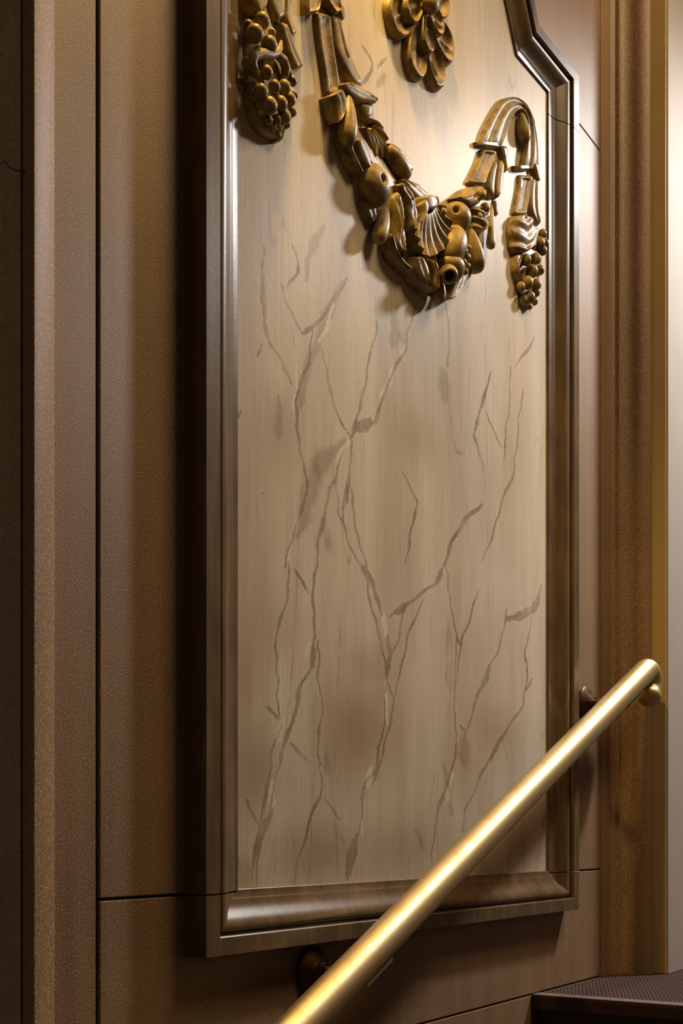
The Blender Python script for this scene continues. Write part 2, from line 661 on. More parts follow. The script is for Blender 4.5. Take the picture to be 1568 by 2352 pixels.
o = box('wall_front', (-1.5, -2.35, ZLO), (4.6, -2.2005, ZHI), 'opposite', None, 0)
structure(o, 'plain brown wall across the stair', 'wall')
o = box('ceiling', (-1.5, -2.35, ZHI + 0.001), (4.6, 0.3, ZHI + 0.1), 'ceiling', None, 0)
structure(o, 'plain dim plaster ceiling', 'ceiling')

# ------------------------------------------------------------------ the framed panel
XL, XR, ZB = 1.079, 2.209, -0.137
XC = (XL + XR) / 2
ZS1, ZS0 = 1.456, 1.446
right = [(XR, ZB), (XR, ZS1), (2.018, ZS0), (1.93, 1.575), (1.86, 1.60)]
outline = right + [(2 * XC - x, z) for x, z in right[::-1]]
# edge i joins point i and i+1; width factor of the moulding on each edge
wid = {0: 1.0, 1: 0.70, 2: 0.78, 3: 0.8, 4: 0.8, 5: 0.8, 6: 0.78, 7: 0.70, 8: 1.0, 9: 0.82}
NO = len(outline)


def offset_poly(d):
    lines = []
    for i in range(NO):
        a = Vector(outline[i])
        b_ = Vector(outline[(i + 1) % NO])
        t = (b_ - a).normalized()
        n = Vector((-t.y, t.x))            # inward for a counter-clockwise outline
        lines.append((a + n * d * wid[i], t))
    out = []
    for i in range(NO):
        (p, t), (q, s) = lines[i - 1], lines[i]
        den = t.x * s.y - t.y * s.x
        k = ((q.x - p.x) * s.y - (q.y - p.y) * s.x) / den
        out.append(p + t * k)
    return out


def frame_profile():
    pr = [(0.0, 0.0), (0.0, 0.0285), (0.0012, 0.030), (0.0262, 0.030), (0.0278, 0.0288), (0.0285, 0.0205), (0.0310, 0.0195),
          (0.0325, 0.0215), (0.0338, 0.0235), (0.0355, 0.0247)]
    for i in range(1, 15):
        t = i / 14
        d = 0.0355 + (0.0775 - 0.0355) * t
        h = 0.0250 + (0.0078 - 0.0250) * (t ** 1.15) + 0.0022 * math.sin(2 * math.pi * t) * (1 if t < 0.5 else 0.8)
        pr.append((d, h))
    pr += [(0.0785, 0.0072), (0.0795, 0.0068), (0.0905, 0.0062), (0.0918, 0.0052), (0.0922, 0.0)]
    return pr


panel = thing('marble_panel', 'faux marble panel in a glossy brown moulded frame with stepped shoulder', 'panel')
fp = frame_profile()
rings = [(offset_poly(d), h) for d, h in fp]


def frame_piece(name, i, cut0=None, cut1=None, zclip=None):
    """the moulding along outline edge i (mitred at both ends); zclip trims its lower / upper end at a joint"""
    verts, faces = [], []
    n = len(rings)
    for poly, h in rings:
        a, b_ = poly[i].copy(), poly[(i + 1) % NO].copy()
        if zclip:
            lo, hi = zclip
            def cl(p, q, z):
                return p + (q - p) * ((z - p.y) / (q.y - p.y))
            if lo is not None:
                if a.y < lo: a = cl(a, b_, lo)
                if b_.y < lo: b_ = cl(b_, a, lo)
            if hi is not None:
                if a.y > hi: a = cl(a, b_, hi)
                if b_.y > hi: b_ = cl(b_, a, hi)
        verts += [(a.x, -h, a.y), (b_.x, -h, b_.y)]
    for k in range(n):
        k2 = (k + 1) % n
        faces.append((2 * k, 2 * k + 1, 2 * k2 + 1, 2 * k2))
    faces.append(tuple(2 * k for k in range(n)))
    faces.append(tuple(2 * k + 1 for k in range(n))[::-1])
    return mesh_obj(name, verts, faces, 'frame', panel, True, 32)


JF = 0.0009
frame_piece('frame_moulding', 9)
ZJT = 1.345
for e in (0, 8):
    frame_piece('frame_moulding', e, zclip=(Z_J1 + JF, ZJT - JF))
    frame_piece('frame_moulding', e, zclip=(None, Z_J1 - JF))
    frame_piece('frame_moulding', e, zclip=(ZJT + JF, None))
for e in (1, 2, 3, 4, 5, 6, 7):
    frame_piece('frame_moulding', e)

# marble board: fine grid with painted veins carried as mesh attributes
inner = offset_poly(0.088)
ix = np.array([p.x for p in inner])
iz = np.array([p.y for p in inner])
GX, GZ = 0.0020, 0.0030
xs = np.arange(ix.min(), ix.max() + GX, GX)
zs = np.arange(iz.min(), iz.max() + GZ, GZ)
XX, ZZ = np.meshgrid(xs, zs)


def inside(X, Z):
    r = np.zeros(X.shape, bool)
    n = len(ix)
    for i in range(n):
        x0, z0, x1, z1 = ix[i], iz[i], ix[(i + 1) % n], iz[(i + 1) % n]
        c_ = ((z0 > Z) != (z1 > Z))
        with np.errstate(divide='ignore', invalid='ignore'):
            xi = (x1 - x0) * (Z - z0) / (z1 - z0) + x0
        r ^= c_ & (X < xi)
    return r


def c6(x, y): return (530 + x / 2.148, 680 + y / 2.148)
def c7(x, y): return (530 + x / 2.148, 1300 + y / 2.148)


V6 = [
    (8, [(255, -60), (265, 0), (300, 80), (350, 180)]), (8, [(350, 190), (420, 140), (520, 0), (570, -90)]),
    (8, [(410, 150), (385, 300), (350, 420), (320, 520), (325, 640), (350, 780), (372, 890), (370, 960), (340, 1090), (300, 1200), (280, 1240), (275, 1340)]),
    (5, [(440, 250), (490, 450), (530, 590), (590, 690)]),
    (7, [(725, 120), (680, 330), (655, 460), (640, 550), (600, 650), (590, 700)]),
    (9, [(915, 30), (870, 200), (850, 290), (790, 390), (760, 480), (720, 590), (690, 630), (620, 660), (590, 700)]),
    (24, [(690, 615), (650, 640), (615, 645)]),
    (7, [(590, 700), (600, 740), (585, 870), (570, 980), (555, 1060), (565, 1180), (590, 1250), (640, 1330)]),
    (17, [(583, 880), (578, 960), (560, 1030)]),
    (6, [(540, 780), (520, 900), (530, 1000), (530, 1080), (560, 1130)]),
    (14, [(520, 880), (480, 1000), (450, 1120), (430, 1250), (425, 1340)]),
    (8, [(590, 950), (610, 1100), (640, 1230), (675, 1340)]),
    (6, [(1055, 30), (1075, 120), (1072, 280), (1070, 350)]),
    (9, [(1290, 370), (1260, 450), (1230, 570), (1200, 660), (1210, 720), (1245, 840), (1255, 950)]),
    (4, [(1250, 560), (1290, 650), (1335, 750)]), (5, [(1500, 210), (1450, 280), (1400, 350)]),
    (7, [(1440, 460), (1420, 620), (1405, 780), (1390, 890), (1340, 1000), (1300, 1150), (1240, 1310)]),
    (12, [(1240, 1030), (1150, 1110), (1090, 1220), (1045, 1340)]), (5, [(920, 1010), (900, 1110), (860, 1320)]),
    (5, [(160, 80), (180, 210), (240, 310), (300, 440)]), (16, [(165, 130), (178, 210)]),
    (4, [(160, 230), (130, 310)]), (6, [(55, 570), (10, 650)]), (5, [(1380, 350), (1370, 560), (1355, 680), (1345, 830)]),
    (5, [(850, 870), (900, 980), (920, 1020)]), (7, [(300, -250), (330, -150), (280, -40)]), (7, [(170, -240), (150, -80), (160, 80)]),
    (8, [(640, -1250), (700, -1130), (600, -1000)]), (7, [(760, -1180), (730, -1120)]),
]
V7 = [
    (8, [(290, -20), (285, 100), (255, 230), (225, 360), (220, 480), (230, 560), (235, 690), (245, 760)]),
    (6, [(425, -20), (405, 160), (410, 330), (410, 440)]), (24, [(412, 420), (400, 490)]),
    (17, [(390, 500), (340, 620), (310, 740), (260, 900), (230, 1000)]),
    (10, [(230, 1000), (200, 1180), (180, 1280), (140, 1400), (120, 1570)]), (24, [(190, 1230), (150, 1300), (140, 1360)]),
    (6, [(250, 780), (200, 940), (180, 1080), (160, 1220), (130, 1310), (105, 1560)]),
    (6, [(430, 370), (440, 480), (425, 560), (450, 650)]), (13, [(450, 650), (445, 760), (430, 900), (435, 980)]),
    (8, [(435, 980), (445, 1120), (400, 1220), (360, 1360), (305, 1570)]), (14, [(440, 1140), (400, 1220)]),
    (8, [(630, -20), (670, 80), (680, 160), (720, 280), (750, 430), (765, 550), (760, 700), (760, 800)]),
    (17, [(650, 0), (690, 60), (720, 150), (745, 240)]), (16, [(770, 340), (785, 450), (765, 550)]),
    (16, [(1045, 20), (1000, 95)]), (9, [(1000, 95), (880, 180), (780, 250)]), (18, [(860, 200), (815, 230)]),
    (4, [(970, 140), (900, 270), (850, 450), (820, 600), (800, 650)]),
    (9, [(850, 240), (820, 370), (790, 460), (770, 540)]), (6, [(770, 560), (800, 640), (800, 680), (770, 840), (740, 950), (700, 1090)]),
    (7, [(755, 720), (750, 830), (730, 900), (715, 1000), (670, 1060), (640, 1160)]), (14, [(732, 890), (720, 990)]),
    (10, [(655, 1090), (650, 1230), (630, 1330)]), (30, [(620, 1330), (595, 1420), (580, 1540)]), (8, [(580, 1400), (562, 1540)]),
    (6, [(1060, 0), (1085, 180), (1110, 340), (1130, 390)]), (8, [(1220, 120), (1180, 250), (1140, 370), (1120, 470), (1115, 590)]),
    (6, [(1110, 340), (1110, 480), (1100, 640), (1110, 780), (1105, 930), (1090, 1010), (1040, 1140), (1020, 1220), (1000, 1340), (990, 1480)]),
    (13, [(1045, 1130), (1022, 1220)]), (16, [(1530, 100), (1500, 200), (1440, 240), (1360, 265)]),
    (7, [(1360, 210), (1330, 380), (1270, 510), (1220, 640), (1180, 760), (1150, 860)]), (18, [(1275, 510), (1235, 600)]), (12, [(1230, 600), (1190, 720)]),
    (9, [(1480, 250), (1465, 370), (1450, 430), (1460, 540), (1440, 680), (1400, 750), (1340, 840), (1290, 930), (1240, 1020), (1200, 1110), (1160, 1200), (1140, 1310)]),
    (13, [(1330, 850), (1275, 960)]), (4, [(1490, 550), (1450, 620)]), (4, [(180, 690), (240, 760)]), (3.5, [(290, 870), (390, 970)]),
    (3, [(70, 1150), (130, 1270)]), (3, [(455, 1140), (530, 1250)]), (3, [(310, 10), (380, 130)]), (3, [(1120, 780), (1160, 820)]),
]
SOFT = [(30, [c6(560, -60), c6(520, 0), c6(440, 180), c6(350, 460), c6(335, 590)]), (55, [c6(560, 720), c6(430, 850), c6(390, 980), c6(330, 1180)]),
        (44, [c6(1050, 390), c6(1052, 490)]), (50, [c7(1150, 880), c7(1150, 940)]), (30, [c6(820, 60), c6(790, 250)]),
        (26, [(700, 640), (720, 560), (745, 520)]), (20, [(600, 640), (610, 740)]), (16, [(865, 200), (885, 170)]), (30, [c6(240, 500), c6(230, 700)])]
LIGHT = [(24, [c6(850, 240), c6(845, 300)]), (16, [c6(590, 705), c6(545, 760), c6(530, 860)]), (12, [c6(300, 1200), c6(290, 1340)]),
         (12, [c6(320, 190), c6(325, 350), c6(310, 560)]), (24, [c7(255, 760), c7(235, 860)]), (28, [c7(215, 1060), c7(190, 1200)]),
         (20, [c7(755, 240), c7(765, 340)]), (20, [c7(1095, 1030), c7(1065, 1150)]), (18, [c7(695, 1000), c7(670, 1090)]),
         (10, [c7(645, 1340), c7(660, 1120)]), (12, [c7(765, 560), c7(765, 800)]), (12, [c7(370, 450), c7(395, 380)]),
         (14, [c6(340, 1090), c6(300, 1190)]), (16, [c6(820, 330), c6(770, 440), c6(740, 500)]), (14, [c6(510, 40), c6(440, 230)])]


def poly_field(curves, power=1.0):
    out = np.zeros(XX.shape, np.float32)
    for wpx, pts in curves:
        P = catmull([at(x, y, 0.002) for x, y in pts], max(8, 6 * len(pts)))
        mx = sum(p[0] for p in pts) / len(pts)
        # widths were read across the foreshortened wall: take metres along the wall per pixel there
        a0, a1 = at(mx - 1, 1200), at(mx + 1, 1200)
        wm = wpx / 2.148 * 0.5 * (a1.x - a0.x) * 0.5
        wm = max(wm * 0.85, 0.0024 if wpx > 4.5 else 0.0019)
        x0 = min(p.x for p in P) - wm * 2.2
        x1 = max(p.x for p in P) + wm * 2.2
        z0 = min(p.z for p in P) - wm * 2.2
        z1 = max(p.z for p in P) + wm * 2.2
        i0, i1 = np.searchsorted(xs, [x0, x1])
        j0, j1 = np.searchsorted(zs, [z0, z1])
        if i1 <= i0 or j1 <= j0:
            continue
        sx, sz = XX[j0:j1, i0:i1], ZZ[j0:j1, i0:i1]
        # an unsteady brush
        sx = sx + 0.0022 * np.sin(sz * 71 + sx * 40 + wpx) + 0.0013 * np.sin(sz * 190 - sx * 90 + 3 * wpx) + 0.0007 * np.sin(sz * 430 + sx * 260)
        best = np.full(sx.shape, 1e9)
        N = len(P)
        for k in range(N - 1):
            ax_, az_ = P[k].x, P[k].z
            dx, dz = P[k + 1].x - ax_, P[k + 1].z - az_
            t = np.clip(((sx - ax_) * dx + (sz - az_) * dz) / (dx * dx + dz * dz + 1e-12), 0, 1)
            d = np.hypot(sx - ax_ - t * dx, sz - az_ - t * dz)
            tt = (k + t) / (N - 1)
            taper = 0.34 + 0.72 * np.sin(np.pi * np.clip(tt, 0.01, 0.99)) ** 0.55 + 0.25 * np.sin(tt * 23 + wpx) * np.sin(tt * 9 + 2 * wpx)
            best = np.minimum(best, d / (wm * taper))
        f_ = np.clip(1.0 - best / 1.9, 0, 1) ** power
        out[j0:j1, i0:i1] = np.maximum(out[j0:j1, i0:i1], f_)
    return out


veins = [(w_, [c6(*p) for p in pts]) for w_, pts in V6] + [(w_, [c7(*p) for p in pts]) for w_, pts in V7]
f_vein = poly_field(veins)
f_soft = poly_field(SOFT, 1.0)
f_light = poly_field(LIGHT, 1.0)


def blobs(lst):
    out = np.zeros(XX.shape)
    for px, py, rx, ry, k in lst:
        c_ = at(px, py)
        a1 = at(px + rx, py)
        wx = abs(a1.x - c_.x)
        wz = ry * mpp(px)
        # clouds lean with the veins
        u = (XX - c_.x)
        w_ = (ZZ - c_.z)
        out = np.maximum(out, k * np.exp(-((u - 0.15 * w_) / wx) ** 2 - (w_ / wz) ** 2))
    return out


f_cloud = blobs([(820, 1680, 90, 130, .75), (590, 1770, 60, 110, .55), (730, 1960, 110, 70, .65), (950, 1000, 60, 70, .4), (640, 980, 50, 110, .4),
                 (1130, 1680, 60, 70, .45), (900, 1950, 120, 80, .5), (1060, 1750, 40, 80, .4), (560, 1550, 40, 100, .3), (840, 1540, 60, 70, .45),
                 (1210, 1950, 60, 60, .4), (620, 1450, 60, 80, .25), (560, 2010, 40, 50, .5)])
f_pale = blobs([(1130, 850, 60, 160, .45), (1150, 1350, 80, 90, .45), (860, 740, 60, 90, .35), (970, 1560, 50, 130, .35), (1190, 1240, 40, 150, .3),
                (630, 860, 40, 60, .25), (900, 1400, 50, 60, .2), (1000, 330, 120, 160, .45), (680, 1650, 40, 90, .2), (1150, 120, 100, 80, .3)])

cells = inside(XX[:-1, :-1] + GX / 2, ZZ[:-1, :-1] + GZ / 2)
H, Wd = XX.shape
ids = np.arange(H * Wd).reshape(H, Wd)
q = np.stack([ids[:-1, :-1], ids[:-1, 1:], ids[1:, 1:], ids[1:, :-1]], -1)[cells]
used = np.unique(q)
remap = np.full(H * Wd, -1)
remap[used] = np.arange(len(used))
q = remap[q]
vv = np.stack([XX.ravel()[used], np.full(len(used), -0.002), ZZ.ravel()[used]], -1)
me = bpy.data.meshes.new('marble_board')
me.vertices.add(len(vv))
me.vertices.foreach_set('co', vv.astype(np.float32).ravel())
me.loops.add(q.size)
me.loops.foreach_set('vertex_index', q.astype(np.int32).ravel())
me.polygons.add(len(q))
me.polygons.foreach_set('loop_start', (np.arange(len(q)) * 4).astype(np.int32))
me.update(calc_edges=True)
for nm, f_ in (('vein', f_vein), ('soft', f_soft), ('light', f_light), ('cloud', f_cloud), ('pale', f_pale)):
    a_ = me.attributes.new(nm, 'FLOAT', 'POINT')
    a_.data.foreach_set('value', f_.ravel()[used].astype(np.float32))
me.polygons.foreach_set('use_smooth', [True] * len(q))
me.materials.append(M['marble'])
o = bpy.data.objects.new('marble_board', me)
COL.objects.link(o)
o.parent = panel
o['label'] = 'cream board painted with brown marble veins'


# ------------------------------------------------------------------ carving: garland
HS = 0.52     # depth of the carving
def c1(x, y, h): return (520 + x / 5.227, y / 5.227, h * HS)
def c2(x, y, h): return (680 + x / 3.92, y / 3.92, h * HS)
def c3(x, y, h): return (740 + x / 3.564, 280 + y / 3.564, h * HS)
def c4(x, y, h): return (1000 + x / 4.2, 180 + y / 4.2, h * HS)
def seq(cv, h, *pts):
    """points with either a shared height h or a height of their own"""
    return [cv(p[0], p[1], p[2] if len(p) > 2 else h) for p in pts]


gar = thing('carved_fruit_garland', 'gilded brown carved festoon of fruit and leaves hanging across the marble panel', 'carving')

# --- right hook: broad channelled ribbon bent over at the top
def hookprof(u, v):
    d = 0.0
    for c_, w_, k in ((0.06, 0.09, 0.005), (0.50, 0.10, 0.006), (0.95, 0.08, 0.005)):
        d += k * math.exp(-((u - c_) / w_) ** 2)
    return d

relief('ribbon_hook',
       seq(c4, .016, (425, 640), (490, 470), (570, 320), (640, 215), (720, 178), (800, 195), (880, 270), (945, 420), (985, 620), (1005, 880)),
       seq(c4, .024, (640, 660), (675, 560), (705, 450), (735, 380), (775, 320), (825, 300), (870, 350), (890, 480), (880, 640), (850, 860)),
       gar, hookprof, nu=22, nv=44)
relief('ribbon_fold', seq(c4, .020, (620, 640), (640, 720), (665, 790), (680, 900)), seq(c4, .018, (690, 640), (700, 740), (695, 840), (690, 905)), gar, dome(.003), 6, 14)
relief('ribbon_lip', seq(c4, .026, (420, 600), (430, 640)), seq(c4, .026, (640, 620), (630, 670)), gar, dome(.002), 8, 6)
relief('ribbon_lip', seq(c4, .026, (785, 830), (800, 880)), seq(c4, .026, (935, 840), (920, 880)), gar, dome(.002), 8, 6)
relief('ribbon_fold', seq(c4, .022, (930, 800), (960, 900), (985, 1000)), seq(c4, .020, (1005, 830), (1010, 920), (1008, 1000)), gar, dome(.003), 6, 12)
turned('berry', at(*c4(825, 330, .022)), at(*c4(850, 640, .020)), 19 * mpp(1198), gar, 'pear')

# --- right strand below the hook
relief('ribbon_strap', seq(c4, .012, (445, 680), (410, 790), (360, 900), (300, 1010)), seq(c4, .028, (590, 700), (560, 800), (520, 900), (475, 1030)), gar, strap(.004))
for x0, x1 in ((505, 575), (580, 655)):
    dx = x0 - 505
    relief('tongue', seq(c4, .018, (555 + dx * .8, 770), (505 + dx, 940), (495 + dx, 1060), (535 + dx * .6, 1155)),
           seq(c4, .017, (590 + dx * .75, 790), (575 + dx, 920), (560 + dx, 1060), (550 + dx * .6, 1165)), gar, dome(.006), 9, 20)
relief('curled_leaf', seq(c4, .026, (170, 1150), (230, 1110), (310, 1050), (400, 1035)), seq(c4, .034, (260, 1195), (330, 1235), (410, 1220), (480, 1110)), gar, leafprof(.010), 14, 22)
ball('berry', 1105, 447, .040, 11, gar)
ball('berry', 1113, 478, .038, 12, gar)
ball('berry', 1108, 512, .038, 11, gar)
ball('berry', 1097, 497, .036, 10, gar)
relief('leaf_tip', seq(c4, .010, (560, 1170), (560, 1250), (570, 1320)), seq(c4, .010, (600, 1170), (605, 1250), (600, 1330)), gar, dome(.003), 7, 10)
turned('pod', at(*c4(545, 1220, .020)), at(*c4(530, 1655, .026)), 13 * mpp(1128), gar, 'cone', squash=.9)

# --- right drop
relief('ribbon_strap', seq(c4, .010, (800, 930), (790, 1060), (765, 1190), (740, 1310)), seq(c4, .026, (935, 940), (915, 1060), (895, 1190), (870, 1320)), gar, strap(.004))
for dx in (0, 45):
    relief('tongue', seq(c4, .016, (930 + dx * .7, 950), (910 + dx, 1100), (915 + dx, 1280), (970 + dx * .4, 1400)),
           seq(c4, .015, (965 + dx * .7, 960), (955 + dx, 1100), (965 + dx, 1280), (995 + dx * .3, 1420)), gar, dome(.004), 9, 20)
dropR = relief('fruit_drop', seq(c4, .008, (770, 1640), (745, 1800), (760, 1960), (800, 2120), (835, 2250)),
               seq(c4, .008, (1050, 1480), (1040, 1720), (1020, 1900), (985, 2080), (925, 2215)), gar, dome(.008), 12, 26)
relief('husk', seq(c4, .018, (735, 1330), (715, 1450), (725, 1600), (750, 1690)), seq(c4, .022, (900, 1330), (950, 1420), (960, 1560), (900, 1670)), dropR, leafprof(.012, 3, .002), 16, 24)
relief('leaf', seq(c4, .024, (880, 1430), (880, 1560), (920, 1650)), seq(c4, .020, (1010, 1440), (985, 1560), (950, 1640)), dropR, dome(.006), 10, 16)
relief('leaf', seq(c4, .014, (745, 1700), (750, 1850), (800, 1990)), seq(c4, .022, (860, 1690), (800, 1830), (830, 1990)), dropR, leafprof(.006), 10, 18)
for x, y, r, h in ((1030, 1500, 42, .020), (1060, 1590, 36, .016), (1000, 1590, 55, .022), (1030, 1660, 45, .020), (870, 1750, 52, .026), (965, 1740, 52, .026),
                   (930, 1860, 58, .028), (1005, 1850, 45, .020), (885, 1970, 58, .026), (970, 1990, 52, .024), (965, 2060, 45, .020), (905, 2110, 55, .024),
                   (820, 2010, 45, .018), (950, 2150, 38, .016), (850, 2140, 46, .016), (905, 2200, 30, .012)):
    px, py, _ = c4(x, y, 0)
    ball('grape', px, py, h, r / 4.2, dropR, 'grape', 1.1)

# --- left strand
relief('ribbon_fold', seq(c2, .022, (85, -300), (85, -100), (88, 40), (95, 125)), seq(c2, .026, (215, -300), (215, -100), (220, 20), (190, 110)), gar, strap(.004), 10, 20)
relief('ribbon_fold', seq(c2, .024, (225, -300), (250, -80), (275, 20), (360, 130)), seq(c2, .022, (380, -300), (390, -100), (395, 20), (405, 95)), gar, strap(.004), 10, 20)
relief('ribbon_fold', seq(c2, .018, (390, 40), (392, 110), (415, 180)), seq(c2, .016, (415, 30), (440, 110), (445, 175)), gar, dome(.002), 6, 10)
relief('ribbon_strap', seq(c2, .014, (175, 110), (195, 300), (225, 520), (255, 720), (265, 870)), seq(c2, .016, (305, 130), (320, 330), (350, 540), (375, 700), (390, 840)), gar, strap(.004, .16, .04))
relief('tongue', seq(c2, .022, (318, 150), (335, 280), (365, 470), (440, 640), (540, 785)), seq(c2, .016, (395, 150), (440, 330), (490, 480), (545, 610), (605, 770)), gar,
       lambda u, v: .004 * (1 - (2 * u - 1) ** 2) - .004 * math.exp(-((u - .55) / .07) ** 2) * (v < .6), 16, 30)
relief('curled_leaf', seq(c2, .026, (385, 760), (430, 850), (540, 920), (690, 945)), seq(c2, .022, (470, 740), (560, 770), (650, 815), (738, 895)), gar, leafprof(.007), 12, 24)
relief('leaf', seq(c2, .020, (555, 930), (575, 1000), (600, 1075)), seq(c2, .018, (690, 950), (690, 1000), (655, 1065)), gar, dome(.006), 10, 14)
relief('husk', seq(c2, .020, (250, 880), (285, 960), (300, 1060), (325, 1115)), seq(c2, .030, (395, 800), (430, 900), (425, 1000), (350, 1110)), gar, leafprof(.012), 12, 20)
turned('pear', at(*c2(470, 860, .030)), at(*c2(455, 1315, .040)), 25 * mpp(800), gar, 'pear')
# leaves under the pear
relief('leaf', seq(c3, .018, (120, 120), (150, 230), (190, 330), (250, 430)), seq(c3, .026, (235, 180), (250, 260), (290, 340), (330, 430)), gar, leafprof(.008), 12, 24)
relief('leaf', seq(c3, .028, (235, 150), (260, 260), (300, 350), (360, 410)), seq(c3, .022, (290, 120), (360, 190), (385, 260), (365, 400)), gar, leafprof(.010), 12, 24)
# feathery fern
for k, (a0, a1, a2, wd) in enumerate([((320, 40), (395, 140), (400, 230), 36), ((350, 60), (430, 160), (425, 300), 34), ((370, 50), (460, 170), (480, 310), 34),
                                     ((400, 70), (490, 170), (530, 280), 30), ((410, 30), (470, 70), (525, 160), 26), ((360, -20), (440, 10), (480, 70), 26), ((330, -30), (390, -10), (450, 40), 24)]):
    hh_ = .030 - .002 * k
    relief('fern_leaflet', seq(c3, hh_, a0, (a1[0] - wd, a1[1] + 6), a2), seq(c3, hh_ - .004, (a0[0] + 14, a0[1] - 6), (a1[0] + wd * .5, a1[1] - 8), (a2[0] + 10, a2[1] - 4)), gar, leafprof(.005, 0, 0, .003), 9, 16)
# squash-like pod on the inner side
turned('pod', at(*c3(520, 215, .022)), at(*c3(700, 455, .030)), 26 * mpp(920), gar, 'pod', squash=.8, flute=4, famp=.05)
relief('leaf', seq(c3, .024, (500, 170), (610, 300), (680, 430)), seq(c3, .018, (560, 180), (680, 270), (745, 400)), gar, leafprof(.006), 10, 20)
# the large apple with its eye to the right
def eyed_apple(px, py, h, rpx, axis, flat):
    """apple seen on its eye: axis points out of the eye"""
    c_ = at(px, py, h)
    r_ = rpx * mpp(px, h)
    ax_ = Vector(axis).normalized()
    turned('apple', c_ - ax_ * r_ * flat, c_ + ax_ * r_ * flat, r_, gar, 'apple', 32)
    turned('apple_eye', c_ + ax_ * r_ * flat * .52, c_ + ax_ * r_ * flat * .80, r_ * .13, gar, 'grape', 14, 'hole')  # dark plug, colours in the shade of the eye
eyed_apple(857, 424, .014, 49, (-.12, -1, .12), .66)
# stalky fruit lower left
turned('acorn', at(*c3(520, 700, .026)), at(*c3(455, 985, .036)), 21 * mpp(870), gar, 'pear')
relief('leaf_tip', seq(c3, .014, (300, 640), (340, 760), (390, 850)), seq(c3, .022, (420, 660), (440, 720), (440, 800)), gar, leafprof(.005), 10, 14)
# long acanthus leaves
relief('acanthus_leaf', seq(c3, .034, (560, 620), (570, 760), (575, 900), (590, 1050), (640, 1130)), seq(c3, .042, (620, 560), (640, 700), (660, 850), (660, 980), (650, 1110)), gar, leafprof(.008, 2, .0015), 14, 30)
relief('acanthus_leaf', seq(c3, .040, (590, 520), (640, 640), (670, 760), (690, 900)), seq(c3, .038, (640, 500), (720, 600), (755, 730), (725, 890)), gar, leafprof(.010, 2, .001), 14, 28)
relief('acanthus_leaf', seq(c3, .022, (500, 950), (530, 1080), (600, 1180), (700, 1260)), seq(c3, .036, (560, 900), (600, 1040), (650, 1130), (720, 1200)), gar, leafprof(.008), 12, 24)
relief('leaf', seq(c3, .028, (600, 480), (690, 610), (780, 690), (860, 710)), seq(c3, .026, (650, 470), (770, 520), (850, 590), (870, 690)), gar, leafprof(.010), 12, 24)
relief('leaf', seq(c3, .016, (610, 470), (700, 540), (790, 570)), seq(c3, .014, (620, 450), (720, 480), (815, 520)), gar, dome(.005), 9, 14)
# fluted trumpet flower: flutes fan out from the throat to a scalloped rim
def trumpet(u, v):
    return .006 * math.sin(math.pi * u) - .010 * math.sin(math.pi * u * .9) + .0032 * u * math.cos(v * 9 * 2 * math.pi) + .010 * u * u
relief('trumpet_flower',
       seq(c3, .062, (840, 690), (842, 725), (862, 748), (892, 748), (915, 722), (925, 680), (915, 640)),
       seq(c3, .050, (735, 880), (770, 1010), (830, 1105), (930, 1075), (1005, 990), (1035, 880), (975, 700)), gar, trumpet, 18, 90, rnd=.001)
relief('flower_throat', seq(c3, .040, (735, 690), (745, 790), (745, 900)), seq(c3, .060, (840, 600), (870, 680), (840, 760)), gar, dome(.008), 14, 14)
relief('flower_throat', seq(c3, .042, (740, 620), (735, 690), (760, 760)), seq(c3, .052, (890, 590), (945, 650), (930, 720)), gar, dome(.012), 14, 14)
ball('bud', *c3(930, 645, 0)[:2], .036, 8, gar, 'grape', 1.3)
ball('bud', *c3(985, 735, 0)[:2], .044, 9, gar, 'grape', 1.1)
# apple with eye, upper right of the bunch
eyed_apple(1046, 502, .016, 36, (-.9, -.5, .12), .95)
# rounded peach below it
turned('peach', at(*c3(1095, 880, .045)), at(*c3(1030, 1150, .056)), 35 * mpp(1043, .05), gar, 'grape', 26)
# pomegranate with open calyx at the bottom
turned('pomegranate', at(*c3(1010, 1120, .030)), at(*c3(1050, 1300, .050)), 40 * mpp(1030, .04), gar, 'grape', 26)
turned('calyx', at(*c3(1010, 1215, .052)), at(*c3(1045, 1262, .092)), 22 * mpp(1030, .07), gar, 'calyx', 22)
turned('calyx_hole', at(*c3(1033, 1246, .080)), at(*c3(1038, 1253, .086)), 11 * mpp(1030, .07), gar, 'grape', 14, 'hole')  # dark plug for the shade deep in the calyx
# knobbly and downy fruit on the right
turned('downy_fruit', at(*c3(1200, 860, .030)), at(*c3(1265, 1245, .034)), 27 * mpp(1090, .03), gar, 'pear', flute=5, famp=.06)
relief('leaf', seq(c3, .034, (1190, 700), (1200, 800), (1190, 900)), seq(c3, .026, (1350, 700), (1360, 800), (1330, 900)), gar, leafprof(.012, 3, .003), 16, 22)
for x, y, r in ((1160, 1060, 9), (1180, 1110, 10), (1150, 1150, 9), (1185, 1180, 8), (1130, 1100, 8), (1130, 1195, 9), (1165, 1225, 8), (1190, 1030, 8)):
    px, py, _ = c3(x, y, 0)
    ball('berry', px, py, .050, r, gar)
relief('leaf', seq(c3, .034, (1060, 1300), (1040, 1370), (1010, 1460)), seq(c3, .022, (1190, 1180), (1170, 1300), (1060, 1450)), gar, leafprof(.010), 12, 22)
relief('leaf', seq(c3, .020, (1180, 1150), (1180, 1250), (1165, 1300)), seq(c3, .014, (1230, 1130), (1215, 1250), (1180, 1300)), gar, dome(.004), 8, 12)
